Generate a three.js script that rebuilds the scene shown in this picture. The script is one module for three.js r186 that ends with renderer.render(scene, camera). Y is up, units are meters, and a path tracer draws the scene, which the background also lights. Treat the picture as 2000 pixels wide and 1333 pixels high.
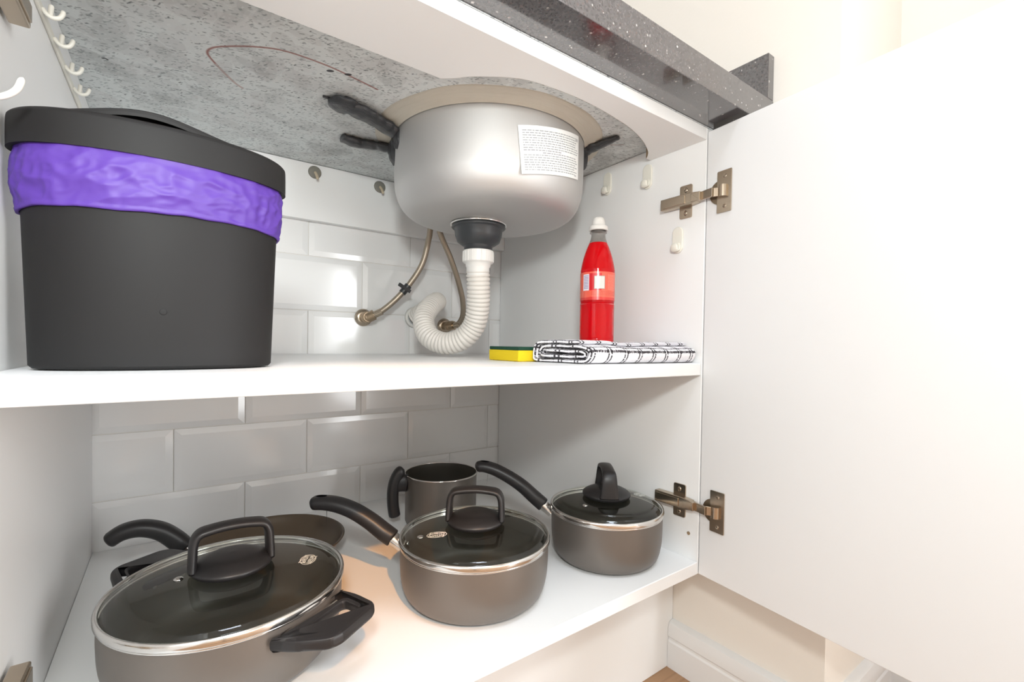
import * as THREE from 'three';
import { RoundedBoxGeometry } from 'three/addons/geometries/RoundedBoxGeometry.js';
import { mergeGeometries, toCreasedNormals } from 'three/addons/utils/BufferGeometryUtils.js';
import { RectAreaLightUniformsLib } from 'three/addons/lights/RectAreaLightUniformsLib.js';
import { ImprovedNoise } from 'three/addons/math/ImprovedNoise.js';
import { Brush, Evaluator, SUBTRACTION } from 'three-bvh-csg';

// ------------------------------------------------------------------ camera, lights, exposure
const G = 0.24;                       // height of the cabinet's bottom board above the floor; all y below count from that board
const scene = new THREE.Scene();
const FY = 909.555;
const camera = new THREE.PerspectiveCamera(2 * Math.atan(1333 / 2 / FY) * 180 / Math.PI, 2000 / 1333, 0.02, 30);
camera.position.set(-0.64223, 0.32498 + G, 0.93347);
camera.rotation.set(-0.01541, -0.62988, 0.01578, 'YXZ');
camera.setViewOffset(2000, 1333, 0, -20.3, 2000, 1333);
camera.updateProjectionMatrix();
scene.background = new THREE.Color(0x000000);

const renderer = new THREE.WebGLRenderer({ antialias: true });
renderer.toneMapping = THREE.LinearToneMapping;
renderer.toneMappingExposure = 0.98;
renderer.shadowMap.enabled = true;
RectAreaLightUniformsLib.init();

const LAMP = {
  flash: { at: [-0.73, 0.58, 1.08], colour: [1.0, 1.06, 1.05], intensity: 1.2 },  // unseen camera flash, placed to match the shadow of the bowl
  window: { z: 2.2, y: 0.48, w: 1.0, h: 1.2, colour: [0.95, 0.98, 1.0], intensity: 9.0 },  // added as fill to brighten the left panel and the interior
  panel: { at: [-0.75, 2.30, 1.55], size: [0.6, 0.6], colour: [0.84, 0.96, 1.12], intensity: 14.0 },  // unseen ceiling source, placed to whiten the upper walls
  warm: { at: [-0.95, 2.22, 2.75], aim: [-0.41, 0.0, 0.29], colour: [1.0, 0.42, 0.08], intensity: 26.0 },  // unseen warm source, aimed at the bottom board between the pots
};

// ------------------------------------------------------------------ helpers
let seedState = 20240611;
function rnd() { seedState |= 0; seedState = seedState + 0x6D2B79F5 | 0; let t = Math.imul(seedState ^ seedState >>> 15, 1 | seedState); t = t + Math.imul(t ^ t >>> 7, 61 | t) ^ t; return ((t ^ t >>> 14) >>> 0) / 4294967296; }
const perlin = new ImprovedNoise();
const V = (x, y, z) => new THREE.Vector3(x, y, z);
const lerp = (a, b, t) => a + (b - a) * t;
const used = {};
function numbered(name) { const n = used[name] = (used[name] ?? -1) + 1; return n ? `${name}_${String(n).padStart(3, '0')}` : name; }
function shade(o) { o.traverse(m => { if (m.isMesh) { m.castShadow = true; m.receiveShadow = true; } }); return o; }
function tag(o, label, category, group) { o.userData.label = label; o.userData.category = category; if (group) o.userData.group = group; return o; }
function thing(name, label, category, [x, y, z], turn = 0, group) {
  const o = new THREE.Group(); o.name = numbered(name); o.position.set(x, y + G, z); o.rotation.y = turn;
  scene.add(o); return tag(o, label, category, group);
}
function part(name, geometry, material, parent, label) {
  if (Array.isArray(geometry)) geometry = merge(geometry);
  const m = new THREE.Mesh(geometry, material); m.name = name; parent.add(m);
  if (label) m.userData.label = label;
  m.castShadow = m.receiveShadow = true; return m;
}
function grp(name, parent, label) { const o = new THREE.Group(); o.name = name; parent.add(o); if (label) o.userData.label = label; return o; }
function struct(name, geometry, material) {
  if (Array.isArray(geometry)) geometry = merge(geometry);
  const m = new THREE.Mesh(geometry, material); m.name = name; m.userData.kind = 'structure'; m.castShadow = m.receiveShadow = true;
  scene.add(m); return m;
}
function copyOf(root, [x, y, z], turn, label) {
  const r = root.clone(); r.name = numbered(root.name.replace(/_\d\d\d$/, '')); scene.add(r);
  r.position.set(x, y + G, z); if (turn !== undefined) r.rotation.y = turn; if (label) r.userData.label = label; return r;
}
function merge(list) {
  return mergeGeometries(list.map(g => {
    g = g.index ? g.toNonIndexed() : g;
    for (const k of Object.keys(g.attributes)) if (!['position', 'normal', 'uv'].includes(k)) g.deleteAttribute(k);
    if (!g.attributes.uv) g.setAttribute('uv', new THREE.BufferAttribute(new Float32Array(g.attributes.position.count * 2), 2));
    g.morphAttributes = {}; g.clearGroups(); return g;
  }));
}
const moved = (g, x, y, z) => g.translate(x, y, z);
// a box from its limits
function bx(x0, x1, y0, y1, z0, z1, r = 0.0012) {
  const w = x1 - x0, h = y1 - y0, d = z1 - z0;
  const g = r > 0 ? new RoundedBoxGeometry(w, h, d, 2, Math.min(r, w / 2.1, h / 2.1, d / 2.1)) : new THREE.BoxGeometry(w, h, d);
  return g.translate((x0 + x1) / 2, (y0 + y1) / 2, (z0 + z1) / 2);
}
// box-projected uv in metres
function uvMetres(g, k = 1) {
  if (g.index) g = g.toNonIndexed();
  const p = g.attributes.position, n = g.attributes.normal, uv = new Float32Array(p.count * 2);
  for (let i = 0; i < p.count; i++) {
    const ax = Math.abs(n.getX(i)), ay = Math.abs(n.getY(i)), az = Math.abs(n.getZ(i));
    let u, v;
    if (ay >= ax && ay >= az) { u = p.getX(i); v = p.getZ(i); } else if (ax >= az) { u = p.getZ(i); v = p.getY(i); } else { u = p.getX(i); v = p.getY(i); }
    uv[2 * i] = u * k; uv[2 * i + 1] = v * k;
  }
  g.setAttribute('uv', new THREE.BufferAttribute(uv, 2)); return g;
}
const lathe = (pts, n = 64) => new THREE.LatheGeometry(pts.map(([r, y]) => new THREE.Vector2(Math.max(r, 1e-5), y)), n);
// smooth profile through points
function smooth(pts, n = 40) { return new THREE.SplineCurve(pts.map(([a, b]) => new THREE.Vector2(a, b))).getPoints(n).map(p => [p.x, p.y]); }
// a swept solid: pts, half width across "side", half thickness, both functions of t; p = superellipse power
function sweep(pts, { side = V(0, 0, 1), w = () => 0.005, h = () => 0.005, n = 48, m = 16, p = 2, curve, open = false } = {}) {
  const c = curve || new THREE.CatmullRomCurve3(pts, false, 'centripetal');
  const pos = [], idx = [], uv = [];
  const len = c.getLength();
  for (let i = 0; i <= n; i++) {
    const t = i / n, P = c.getPointAt(t), T = c.getTangentAt(t);
    const S = side.clone().addScaledVector(T, -side.dot(T)).normalize(), U = V().crossVectors(S, T).normalize();
    for (let j = 0; j <= m; j++) {
      const a = j / m * Math.PI * 2, ca = Math.cos(a), sa = Math.sin(a);
      const q = Math.pow(Math.pow(Math.abs(ca), p) + Math.pow(Math.abs(sa), p), -1 / p);
      const X = P.clone().addScaledVector(S, ca * q * w(t)).addScaledVector(U, sa * q * h(t));
      pos.push(X.x, X.y, X.z); uv.push(t * len, j / m);
    }
  }
  const k = m + 1;
  for (let i = 0; i < n; i++) for (let j = 0; j < m; j++) { const a = i * k + j; idx.push(a, a + 1, a + k, a + 1, a + k + 1, a + k); }
  if (!open) for (const [i, flip] of [[0, false], [n, true]]) {
    const P = c.getPointAt(i / n), ci = pos.length / 3; pos.push(P.x, P.y, P.z); uv.push(0, 0);
    for (let j = 0; j < m; j++) { const a = i * k + j; flip ? idx.push(ci, a, a + 1) : idx.push(ci, a + 1, a); }
  }
  const g = new THREE.BufferGeometry();
  g.setAttribute('position', new THREE.Float32BufferAttribute(pos, 3)); g.setAttribute('uv', new THREE.Float32BufferAttribute(uv, 2));
  g.setIndex(idx); g.computeVertexNormals();
  // weld the seam's normals
  const nn = g.attributes.normal;
  for (let i = 0; i <= n; i++) { const a = i * k, b = a + m; const N = V(nn.getX(a) + nn.getX(b), nn.getY(a) + nn.getY(b), nn.getZ(a) + nn.getZ(b)).normalize(); nn.setXYZ(a, N.x, N.y, N.z); nn.setXYZ(b, N.x, N.y, N.z); }
  return g;
}
// roundness at the ends of a sweep
const cap = (t, e0 = 0.06, e1 = 0.06) => Math.sqrt(Math.max(0.02, 1 - (t < e0 ? (1 - t / e0) ** 2 : 0) - (t > 1 - e1 ? (1 - (1 - t) / e1) ** 2 : 0)));
function round(pts, r, n = 6) {   // rounded polygon -> Shape
  const s = new THREE.Shape(), N = pts.length;
  for (let i = 0; i < N; i++) {
    const a = pts[(i + N - 1) % N], b = pts[i], c = pts[(i + 1) % N], R = Array.isArray(r) ? r[i] : r;
    const la = Math.hypot(a[0] - b[0], a[1] - b[1]), lc = Math.hypot(c[0] - b[0], c[1] - b[1]), q = Math.min(R, la / 2.01, lc / 2.01);
    const p = [b[0] + (a[0] - b[0]) / la * q, b[1] + (a[1] - b[1]) / la * q], e = [b[0] + (c[0] - b[0]) / lc * q, b[1] + (c[1] - b[1]) / lc * q];
    i ? s.lineTo(...p) : s.moveTo(...p); s.quadraticCurveTo(b[0], b[1], e[0], e[1]);
  }
  s.closePath(); return s;
}
function slab(shape, t, bevel = 0.001, seg = 8, bs = 2) {
  return new THREE.ExtrudeGeometry(shape, { depth: t - 2 * bevel, bevelEnabled: bevel > 0, bevelThickness: bevel, bevelSize: bevel, bevelOffset: -bevel, bevelSegments: bs, curveSegments: seg }).translate(0, 0, bevel);
}
const stadium = (w, h, k = 10) => { const s = new THREE.Shape(), r = w / 2; s.moveTo(-r, -h / 2 + r); s.absarc(0, -h / 2 + r, r, Math.PI, 2 * Math.PI, false); s.lineTo(r, h / 2 - r); s.absarc(0, h / 2 - r, r, 0, Math.PI, false); s.closePath(); return s; };

// ------------------------------------------------------------------ textures
function canvas(w, h) { const c = document.createElement('canvas'); c.width = w; c.height = h; return [c, c.getContext('2d')]; }
function canvasTex(c, srgb = true, rep) {
  const t = new THREE.CanvasTexture(c); if (srgb) t.colorSpace = THREE.SRGBColorSpace; t.wrapS = t.wrapT = THREE.RepeatWrapping; t.anisotropy = 4;
  if (rep) t.repeat.set(...rep); return t;
}
function dataTex(w, h, f, srgb = false) {
  const d = new Uint8Array(w * h * 4);
  for (let y = 0; y < h; y++) for (let x = 0; x < w; x++) { const v = f(x / w, y / h, x, y), i = (y * w + x) * 4; for (let k = 0; k < 3; k++) d[i + k] = Math.max(0, Math.min(255, Array.isArray(v) ? v[k] : v)); d[i + 3] = 255; }
  const t = new THREE.DataTexture(d, w, h, THREE.RGBAFormat); t.magFilter = THREE.LinearFilter; t.minFilter = THREE.LinearFilter; t.wrapS = t.wrapT = THREE.RepeatWrapping; if (srgb) t.colorSpace = THREE.SRGBColorSpace; t.needsUpdate = true; return t;
}
const tnoise = (u, v, f, z = 0) => {   // tileable noise
  const a = u * f, b = v * f, n = (x, y) => perlin.noise(x, y, z * 7.3 + 0.31);
  return (n(a, b) * (1 - u) + n(a - f, b) * u) * (1 - v) + (n(a, b - f) * (1 - u) + n(a - f, b - f) * u) * v;
};
// raw sawn underside of the granite: grey with short dark flecks, a red marker curve and glue spots
const UND = { x0: -0.78, z0: 0, w: 0.80, h: 0.537, s: 2000 };
function undersideTexture() {
  const W = UND.w * UND.s, H = Math.round(UND.h * UND.s), [c, g] = canvas(W, H);
  g.fillStyle = '#dbe0e0'; g.fillRect(0, 0, W, H);
  for (let i = 0; i < 700; i++) { const l = rnd(); g.fillStyle = l < 0.5 ? 'rgba(190,194,194,0.10)' : 'rgba(120,124,122,0.10)'; g.beginPath(); g.ellipse(rnd() * W, rnd() * H, 20 + rnd() * 50, 12 + rnd() * 30, rnd() * 3, 0, 7); g.fill(); }
  for (let i = 0; i < 26000; i++) {
    const x = rnd() * W, y = rnd() * H, a = 0.55 + (rnd() - 0.5) * 1.5, L = 3 + rnd() * 8, k = rnd();
    g.strokeStyle = k < 0.52 ? `rgba(122,130,133,${0.22 + rnd() * 0.4})` : k < 0.93 ? `rgba(226,231,230,${0.25 + rnd() * 0.35})` : `rgba(84,88,91,${0.35 + rnd() * 0.4})`;
    g.lineWidth = 1.2 + rnd() * 2.4; g.beginPath(); g.moveTo(x, y); g.lineTo(x + Math.cos(a) * L, y + Math.sin(a) * L); g.stroke();
  }
  const P = (x, z) => [(x - UND.x0) * UND.s, (z - UND.z0) * UND.s];
  const line = (pts, w, col) => { g.strokeStyle = col; g.lineWidth = w; g.lineCap = 'round'; g.beginPath(); const q = new THREE.SplineCurve(pts.map(p => new THREE.Vector2(...P(...p)))).getPoints(80); q.forEach((p, i) => i ? g.lineTo(p.x, p.y) : g.moveTo(p.x, p.y)); g.stroke(); };
  const curve = [[-0.570, 0.230], [-0.5817, 0.2411], [-0.6028, 0.2724], [-0.6113, 0.2903], [-0.6073, 0.3051], [-0.5936, 0.319], [-0.5682, 0.3374], [-0.539, 0.3494], [-0.4944, 0.3494], [-0.4554, 0.3415], [-0.429, 0.3350]];
  line(curve, 7, 'rgba(132,74,66,0.30)'); line(curve.slice(2), 3.5, 'rgba(128,66,58,0.55)');
  line([[-0.11, 0.41], [-0.08, 0.40], [-0.05, 0.42]], 4, 'rgba(132,74,66,0.4)');
  line([[-0.71, 0.2024], [-0.7074, 0.204], [-0.7054, 0.2022]], 4, 'rgba(40,40,40,0.9)');
  for (const [x, z] of [[-0.4891, 0.3404], [-0.4694, 0.3461]]) { g.fillStyle = 'rgba(50,50,52,0.85)'; g.beginPath(); g.ellipse(...P(x, z), 9, 5, 0.6, 0, 7); g.fill(); }
  return canvasTex(c);
}
// polished dark granite
function graniteTexture() {
  const N = 1024, [c, g] = canvas(N, N); g.fillStyle = '#4c494b'; g.fillRect(0, 0, N, N);
  for (let i = 0; i < 16000; i++) {
    const k = rnd(), r = 1.5 + rnd() * 6; g.fillStyle = k < 0.45 ? `rgba(40,37,40,${0.25 + rnd() * 0.4})` : k < 0.93 ? `rgba(104,98,100,${0.15 + rnd() * 0.3})` : k < 0.988 ? `rgba(96,70,62,0.35)` : `rgba(225,222,218,${0.5 + rnd() * 0.4})`;
    g.beginPath(); g.ellipse(rnd() * N, rnd() * N, r, r * (0.4 + rnd() * 0.5), rnd() * 3, 0, 7); g.fill();
  }
  return canvasTex(c, true, [4, 4]);
}
const graniteMap = graniteTexture(), undersideMap = undersideTexture();
const speckle = dataTex(256, 256, (u, v) => 128 + 70 * tnoise(u, v, 24, 1) + 60 * tnoise(u, v, 60, 2));
const grain = dataTex(256, 256, (u, v) => 128 + 90 * (tnoise(u, v, 40, 3) * 0.7 + tnoise(u, v, 90, 4) * 0.6));
const brushed = dataTex(64, 512, (u, v, x, y) => 128 + 60 * perlin.noise(u * 2, y * 0.9, 5.5) + 30 * perlin.noise(u * 3, y * 0.23, 9.5));

// ------------------------------------------------------------------ materials
const std = (o) => new THREE.MeshPhysicalMaterial(o);
const lin = (r, g, b) => new THREE.Color().setRGB(r, g, b);
const M = {
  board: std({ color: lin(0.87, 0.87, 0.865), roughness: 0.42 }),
  dimmedBoard: std({ color: lin(0.79, 0.785, 0.785), roughness: 0.42 }),  // same board, colour darkened to offset the strong light on the doors
  boardEdge: std({ color: lin(0.80, 0.79, 0.77), roughness: 0.4 }),
  chipboard: std({ color: lin(0.42, 0.30, 0.18), roughness: 0.9, bumpMap: speckle, bumpScale: 0.0015 }),
  tile: std({ color: lin(0.84, 0.84, 0.835), roughness: 0.16, clearcoat: 0.5, clearcoatRoughness: 0.10 }),
  grout: std({ color: lin(0.80, 0.78, 0.74), roughness: 0.95 }),
  paint: std({ color: lin(0.84, 0.795, 0.735), roughness: 0.9, bumpMap: speckle, bumpScale: 0.0004 }),
  ceilingPaint: std({ color: lin(0.85, 0.85, 0.84), roughness: 0.95 }),
  trim: std({ color: lin(0.80, 0.80, 0.80), roughness: 0.35 }),
  granite: std({ map: graniteMap, roughness: 0.16, ior: 1.7, clearcoat: 1, clearcoatRoughness: 0.06 }),
  underside: std({ map: undersideMap, roughness: 0.85, bumpMap: speckle, bumpScale: 0.0004 }),
  steel: std({ color: lin(0.62, 0.615, 0.61), metalness: 1, roughness: 0.6, bumpMap: brushed, bumpScale: 0.00008 }),
  chrome: std({ color: lin(0.78, 0.77, 0.75), metalness: 1, roughness: 0.14 }),
  nickel: std({ color: lin(0.50, 0.42, 0.33), metalness: 1, roughness: 0.27 }),
  nickelDark: std({ color: lin(0.30, 0.24, 0.17), metalness: 1, roughness: 0.35 }),
  brass: std({ color: lin(0.42, 0.32, 0.22), metalness: 1, roughness: 0.35 }),
  braid: std({ color: lin(0.40, 0.34, 0.27), metalness: 0.9, roughness: 0.45 }),
  resin: std({ color: lin(0.60, 0.56, 0.48), roughness: 0.5, bumpMap: speckle, bumpScale: 0.001 }),
  tar: std({ color: lin(0.030, 0.030, 0.033), roughness: 0.3, bumpMap: speckle, bumpScale: 0.001 }),
  rubber: std({ color: lin(0.035, 0.038, 0.042), roughness: 0.38 }),
  whitePlastic: std({ color: lin(0.82, 0.80, 0.77), roughness: 0.35 }),
  cream: std({ color: lin(0.84, 0.82, 0.74), roughness: 0.38 }),
  hoseWhite: std({ color: lin(0.78, 0.74, 0.69), roughness: 0.4 }),
  binBlack: std({ color: lin(0.014, 0.0134, 0.0136), roughness: 0.55, specularIntensity: 0.5, bumpMap: grain, bumpScale: 0.00008 }),
  bag: std({ color: lin(0.090, 0.034, 0.30), roughness: 0.5 }),
  potOut: std({ color: lin(0.185, 0.165, 0.148), metalness: 0.55, roughness: 0.42, bumpMap: grain, bumpScale: 0.00003 }),
  potIn: std({ color: lin(0.050, 0.045, 0.036), roughness: 0.42 }),
  panIn: std({ color: lin(0.10, 0.072, 0.048), roughness: 0.38, metalness: 0.2 }),
  bakelite: std({ color: lin(0.016, 0.015, 0.016), roughness: 0.42, bumpMap: grain, bumpScale: 0.00006 }),
  glass: std({ color: lin(0.93, 0.96, 0.93), transmission: 1, thickness: 0, roughness: 0.02, ior: 1.5 }),
  print: std({ color: lin(0.75, 0.73, 0.71), roughness: 0.6 }),
  liquid: std({ color: lin(0.95, 0.004, 0.012), transmission: 0.5, thickness: 0.05, roughness: 0.04, ior: 1.34, attenuationColor: lin(0.98, 0.03, 0.05), attenuationDistance: 0.04 }),
  pet: std({ color: lin(0.62, 0.60, 0.58), transmission: 0.85, thickness: 0, roughness: 0.12 }),
  sponge: std({ color: lin(0.86, 0.62, 0.01), roughness: 0.95, bumpMap: speckle, bumpScale: 0.001 }),
  scourer: std({ color: lin(0.012, 0.085, 0.05), roughness: 1, bumpMap: speckle, bumpScale: 0.002 }),
  glow: new THREE.MeshStandardMaterial({ color: 0xffffff, emissive: lin(1, 0.985, 0.97), emissiveIntensity: 3 }),
  glowWarm: new THREE.MeshStandardMaterial({ color: 0xffffff, emissive: lin(1, 0.7, 0.4), emissiveIntensity: 5 }),
  glowFlash: new THREE.MeshStandardMaterial({ color: 0xffffff, emissive: lin(1, 1, 1), emissiveIntensity: 8 }),
  day: new THREE.MeshStandardMaterial({ color: 0xffffff, emissive: lin(0.93, 0.97, 1), emissiveIntensity: 4 }),  // glow of the added fill pane in the right-hand wall
};
// wooden floor
M.floor = std({ roughness: 0.45, map: (() => {
  const [c, g] = canvas(1024, 1024); g.fillStyle = '#a5805f'; g.fillRect(0, 0, 1024, 1024);
  for (let i = 0; i < 1500; i++) { g.strokeStyle = `rgba(${rnd() < 0.5 ? '92,64,44' : '196,160,128'},${0.05 + rnd() * 0.14})`; g.lineWidth = 1 + rnd() * 3; const y = rnd() * 1024, x = rnd() * 1024; g.beginPath(); g.moveTo(x, y); g.bezierCurveTo(x + 100, y + 6 * (rnd() - 0.5), x + 200, y + 8 * (rnd() - 0.5), x + 300, y); g.stroke(); }
  for (let k = 0; k < 5; k++) { g.fillStyle = 'rgba(60,40,28,0.75)'; g.fillRect(0, k * 205, 1024, 3); g.fillRect((k * 397) % 1024, k * 205, 3, 205); }
  return canvasTex(c);
})() });

// ------------------------------------------------------------------ the room
const XL = -0.7394, GR = 0.6527, D = 0.537, WX = 0.080, NZ = 0.680, RX = 0.325, BZ = 3.2, LX = -2.4, FL = -0.24, CE = 2.36;
const Y = (g) => g.translate(0, G, 0);   // raises setting geometry to its height above the floor
struct('floor', uvMetres(Y(bx(LX - 0.12, RX + 0.12, FL - 0.1, FL, -0.12, BZ + 0.12, 0))), M.floor);
struct('ceiling', Y(bx(LX - 0.12, RX + 0.12, CE, CE + 0.1, -0.12, BZ + 0.12, 0)), M.ceilingPaint);
const wallBack = struct('wall_back', Y(bx(LX - 0.12, WX, FL, CE, -0.12, -0.0036, 0)), M.grout);
struct('wall_right', uvMetres(Y(bx(WX, RX + 0.12, FL, CE, -0.12, NZ, 0)), 3), M.paint);
struct('wall_left', Y(bx(LX - 0.12, LX, FL, CE, -0.0036, BZ, 0)), M.paint);
struct('wall_front', Y(bx(LX - 0.12, RX + 0.12, FL, CE, BZ, BZ + 0.12, 0)), M.paint);
// right-hand wall with an opening for the added glowing pane behind the viewer
const Wd = LAMP.window, wz0 = Wd.z - Wd.w / 2, wz1 = Wd.z + Wd.w / 2, wy0 = Wd.y - Wd.h / 2, wy1 = Wd.y + Wd.h / 2;
struct('wall_side', [bx(RX, RX + 0.12, FL, CE, NZ, wz0, 0), bx(RX, RX + 0.12, FL, CE, wz1, BZ, 0), bx(RX, RX + 0.12, FL, wy0, wz0, wz1, 0), bx(RX, RX + 0.12, wy1, CE, wz0, wz1, 0)].map(g => uvMetres(Y(g), 3)), M.paint);
const addedWin = struct('window_1', Y(bx(RX + 0.06, RX + 0.07, wy0, wy1, wz0, wz1, 0)), M.day);  // added pane, glows only to bring in fill from the right
part('added_window_frame', [bx(RX + 0.02, RX + 0.058, wy0, wy0 + 0.03, wz0, wz1), bx(RX + 0.02, RX + 0.058, wy1 - 0.03, wy1, wz0, wz1), bx(RX + 0.02, RX + 0.058, wy0 + 0.03, wy1 - 0.03, wz0, wz0 + 0.03), bx(RX + 0.02, RX + 0.058, wy0 + 0.03, wy1 - 0.03, wz1 - 0.03, wz1)].map(Y), M.trim, addedWin);
const fillLight = new THREE.RectAreaLight(lin(...Wd.colour), Wd.intensity, Wd.w - 0.06, Wd.h - 0.06);  // fill light in front of the added pane
fillLight.position.set(RX + 0.01, Wd.y + G, Wd.z); fillLight.lookAt(-3, Wd.y + G, Wd.z); scene.add(fillLight);

// bevelled white wall tiles, each its own piece
const TW = 0.2035, TH = 0.1025, T0 = 0.0753, TA = 0.437, gap = 0.0016;
function tileGeo(w, h) {
  const b = 0.010, d = 0.0075, e = 0.0058, x = w / 2, y = h / 2;
  const P = [[-x, -y, 0], [x, -y, 0], [x, y, 0], [-x, y, 0], [-x, -y, e], [x, -y, e], [x, y, e], [-x, y, e], [-x + b, -y + b, d], [x - b, -y + b, d], [x - b, y - b, d], [-x + b, y - b, d]];
  const F = []; for (let i = 0; i < 4; i++) { const j = (i + 1) % 4; F.push(i, j, j + 4, i, j + 4, i + 4, i + 4, j + 4, j + 8, i + 4, j + 8, i + 8); } F.push(8, 9, 10, 8, 10, 11);
  const g = new THREE.BufferGeometry(); g.setAttribute('position', new THREE.Float32BufferAttribute(P.flat(), 3)); g.setIndex(F);
  const q = g.toNonIndexed(); q.computeVertexNormals(); return q;
}
const tileCache = {};
for (let r = -1; r <= 5; r++) {
  const y0 = T0 + r * TH, off = r % 2 === 0 ? 0 : TW / 2;
  for (let k = -3; k <= 4; k++) {
    let a = -TA - off + k * TW, b = a + TW; a = Math.max(a, XL - 0.018); b = Math.min(b, WX);
    if (b - a < 0.03) continue;
    const key = (b - a).toFixed(3), gm = tileCache[key] || (tileCache[key] = tileGeo(b - a - gap, TH - gap));
    const t = part('tile', gm, M.tile, wallBack);
    t.position.set((a + b) / 2, y0 + TH / 2 + G, -0.0078); t.rotation.set((rnd() - 0.5) * 0.007, (rnd() - 0.5) * 0.007, 0);
  }
}
// baseboards with a moulded profile
function baseboard(name, len, at, turn) {
  const s = new THREE.Shape(); [[0, 0], [0.0145, 0], [0.0145, 0.046], [0.0125, 0.049], [0.0125, 0.0525], [0.0145, 0.0555], [0.0140, 0.070], [0.0115, 0.0775], [0.008, 0.0800], [0, 0.0815]].forEach((p, i) => i ? s.lineTo(...p) : s.moveTo(...p)); s.closePath();
  const g = toCreasedNormals(new THREE.ExtrudeGeometry(s, { depth: len, bevelEnabled: false }), 0.5);
  const m = struct(name, g, M.trim); m.position.set(at[0], at[1] + G, at[2]); m.rotation.y = turn; return m;
}
baseboard('baseboard_right', NZ + 0.0145 - 0.4425, [WX, FL, NZ + 0.0145], Math.PI);       // runs towards -z, thickness to -x
baseboard('baseboard_corner', RX - WX + 0.0145, [RX, FL, NZ], -Math.PI / 2);      // runs towards -x, thickness to +z
baseboard('baseboard_side', BZ - NZ - 0.0145, [RX, FL, BZ], Math.PI);

// lamps, all unseen, placed for the light they throw on the cabinet
{
  const L = LAMP.panel, t = thing('unseen_ceiling_light', 'large square white panel lamp out of view on the ceiling, placed to light the wall tops', 'ceiling light', [L.at[0], CE - 0.03, L.at[2]]);  // out of view; set here to light walls and boards from above
  part('frame', [bx(-L.size[0] / 2 - 0.02, L.size[0] / 2 + 0.02, 0, 0.03, -L.size[1] / 2 - 0.02, L.size[1] / 2 + 0.02, 0.004)], M.trim, t);
  part('diffuser', bx(-L.size[0] / 2, L.size[0] / 2, -0.004, -0.0005, -L.size[1] / 2, L.size[1] / 2, 0), M.glow, t);
  const a = new THREE.RectAreaLight(lin(...L.colour), L.intensity, ...L.size); a.position.set(L.at[0], CE - 0.04 + G, L.at[2]); a.lookAt(L.at[0], 0, L.at[2]); scene.add(a);
}
{
  const L = LAMP.warm, t = thing('unseen_ceiling_spotlight', 'small white ceiling spotlight, out of view, aimed to warm the bottom board between the pots', 'spotlight', [L.at[0], CE, L.at[2]]);  // out of view; narrow beam chosen to throw the warm patch on the board
  const a = V(...L.at), d = V(...L.aim).sub(a).normalize(), q = new THREE.Quaternion().setFromUnitVectors(V(0, -1, 0), d), o = V(L.at[0], CE, L.at[2]);
  const put = (g, k) => { const c = a.clone().addScaledVector(d, k).sub(o); return g.applyQuaternion(q).translate(c.x, c.y, c.z); };
  part('base', new THREE.CylinderGeometry(0.045, 0.045, 0.018, 32).translate(0, -0.009, 0), M.trim, t);
  part('arm', new THREE.CylinderGeometry(0.008, 0.008, 0.075, 16).translate(0, -0.055, 0), M.trim, t);
  part('head', put(new THREE.CylinderGeometry(0.026, 0.032, 0.075, 32), -0.046), M.trim, t);
  part('lens', put(new THREE.CylinderGeometry(0.026, 0.026, 0.003, 32), -0.0065), M.glowWarm, t);
  const p = new THREE.SpotLight(lin(...L.colour), L.intensity, 0, 0.06, 1, 2); p.position.set(L.at[0], L.at[1] + G, L.at[2]); p.target.position.set(L.aim[0], L.aim[1] + G, L.aim[2]); scene.add(p.target); p.castShadow = true; p.shadow.radius = 2; p.shadow.mapSize.set(2048, 2048); scene.add(p);
}
{ // unseen camera flash, given the form of a small lamp on a stand
  const L = LAMP.flash, h = L.at[1] - FL, t = thing('unseen_flash', 'small white globe on a slim black stand behind the viewer, in place of the unseen camera flash', 'photo lamp', [L.at[0], FL, L.at[2]]);
  part('globe', new THREE.SphereGeometry(0.026, 32, 20).translate(0, h, 0), M.glowFlash, t);
  part('pole', new THREE.CylinderGeometry(0.007, 0.009, h - 0.045, 16).translate(0, (h - 0.045) / 2, 0), M.rubber, t);
  part('socket', new THREE.CylinderGeometry(0.012, 0.010, 0.022, 20).translate(0, h - 0.036, 0), M.rubber, t);
  for (let k = 0; k < 3; k++) part('foot', new RoundedBoxGeometry(0.16, 0.010, 0.012, 2, 0.003).translate(0.08, 0.006, 0).rotateY(0.6 + k * 2.0944), M.rubber, t);
  const p = new THREE.PointLight(lin(...L.colour), L.intensity, 0, 2); p.position.set(L.at[0], L.at[1] + G, L.at[2]); p.castShadow = true; p.shadow.radius = 2.5; p.shadow.mapSize.set(2048, 2048); p.shadow.camera.near = 0.05; scene.add(p);
}

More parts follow.
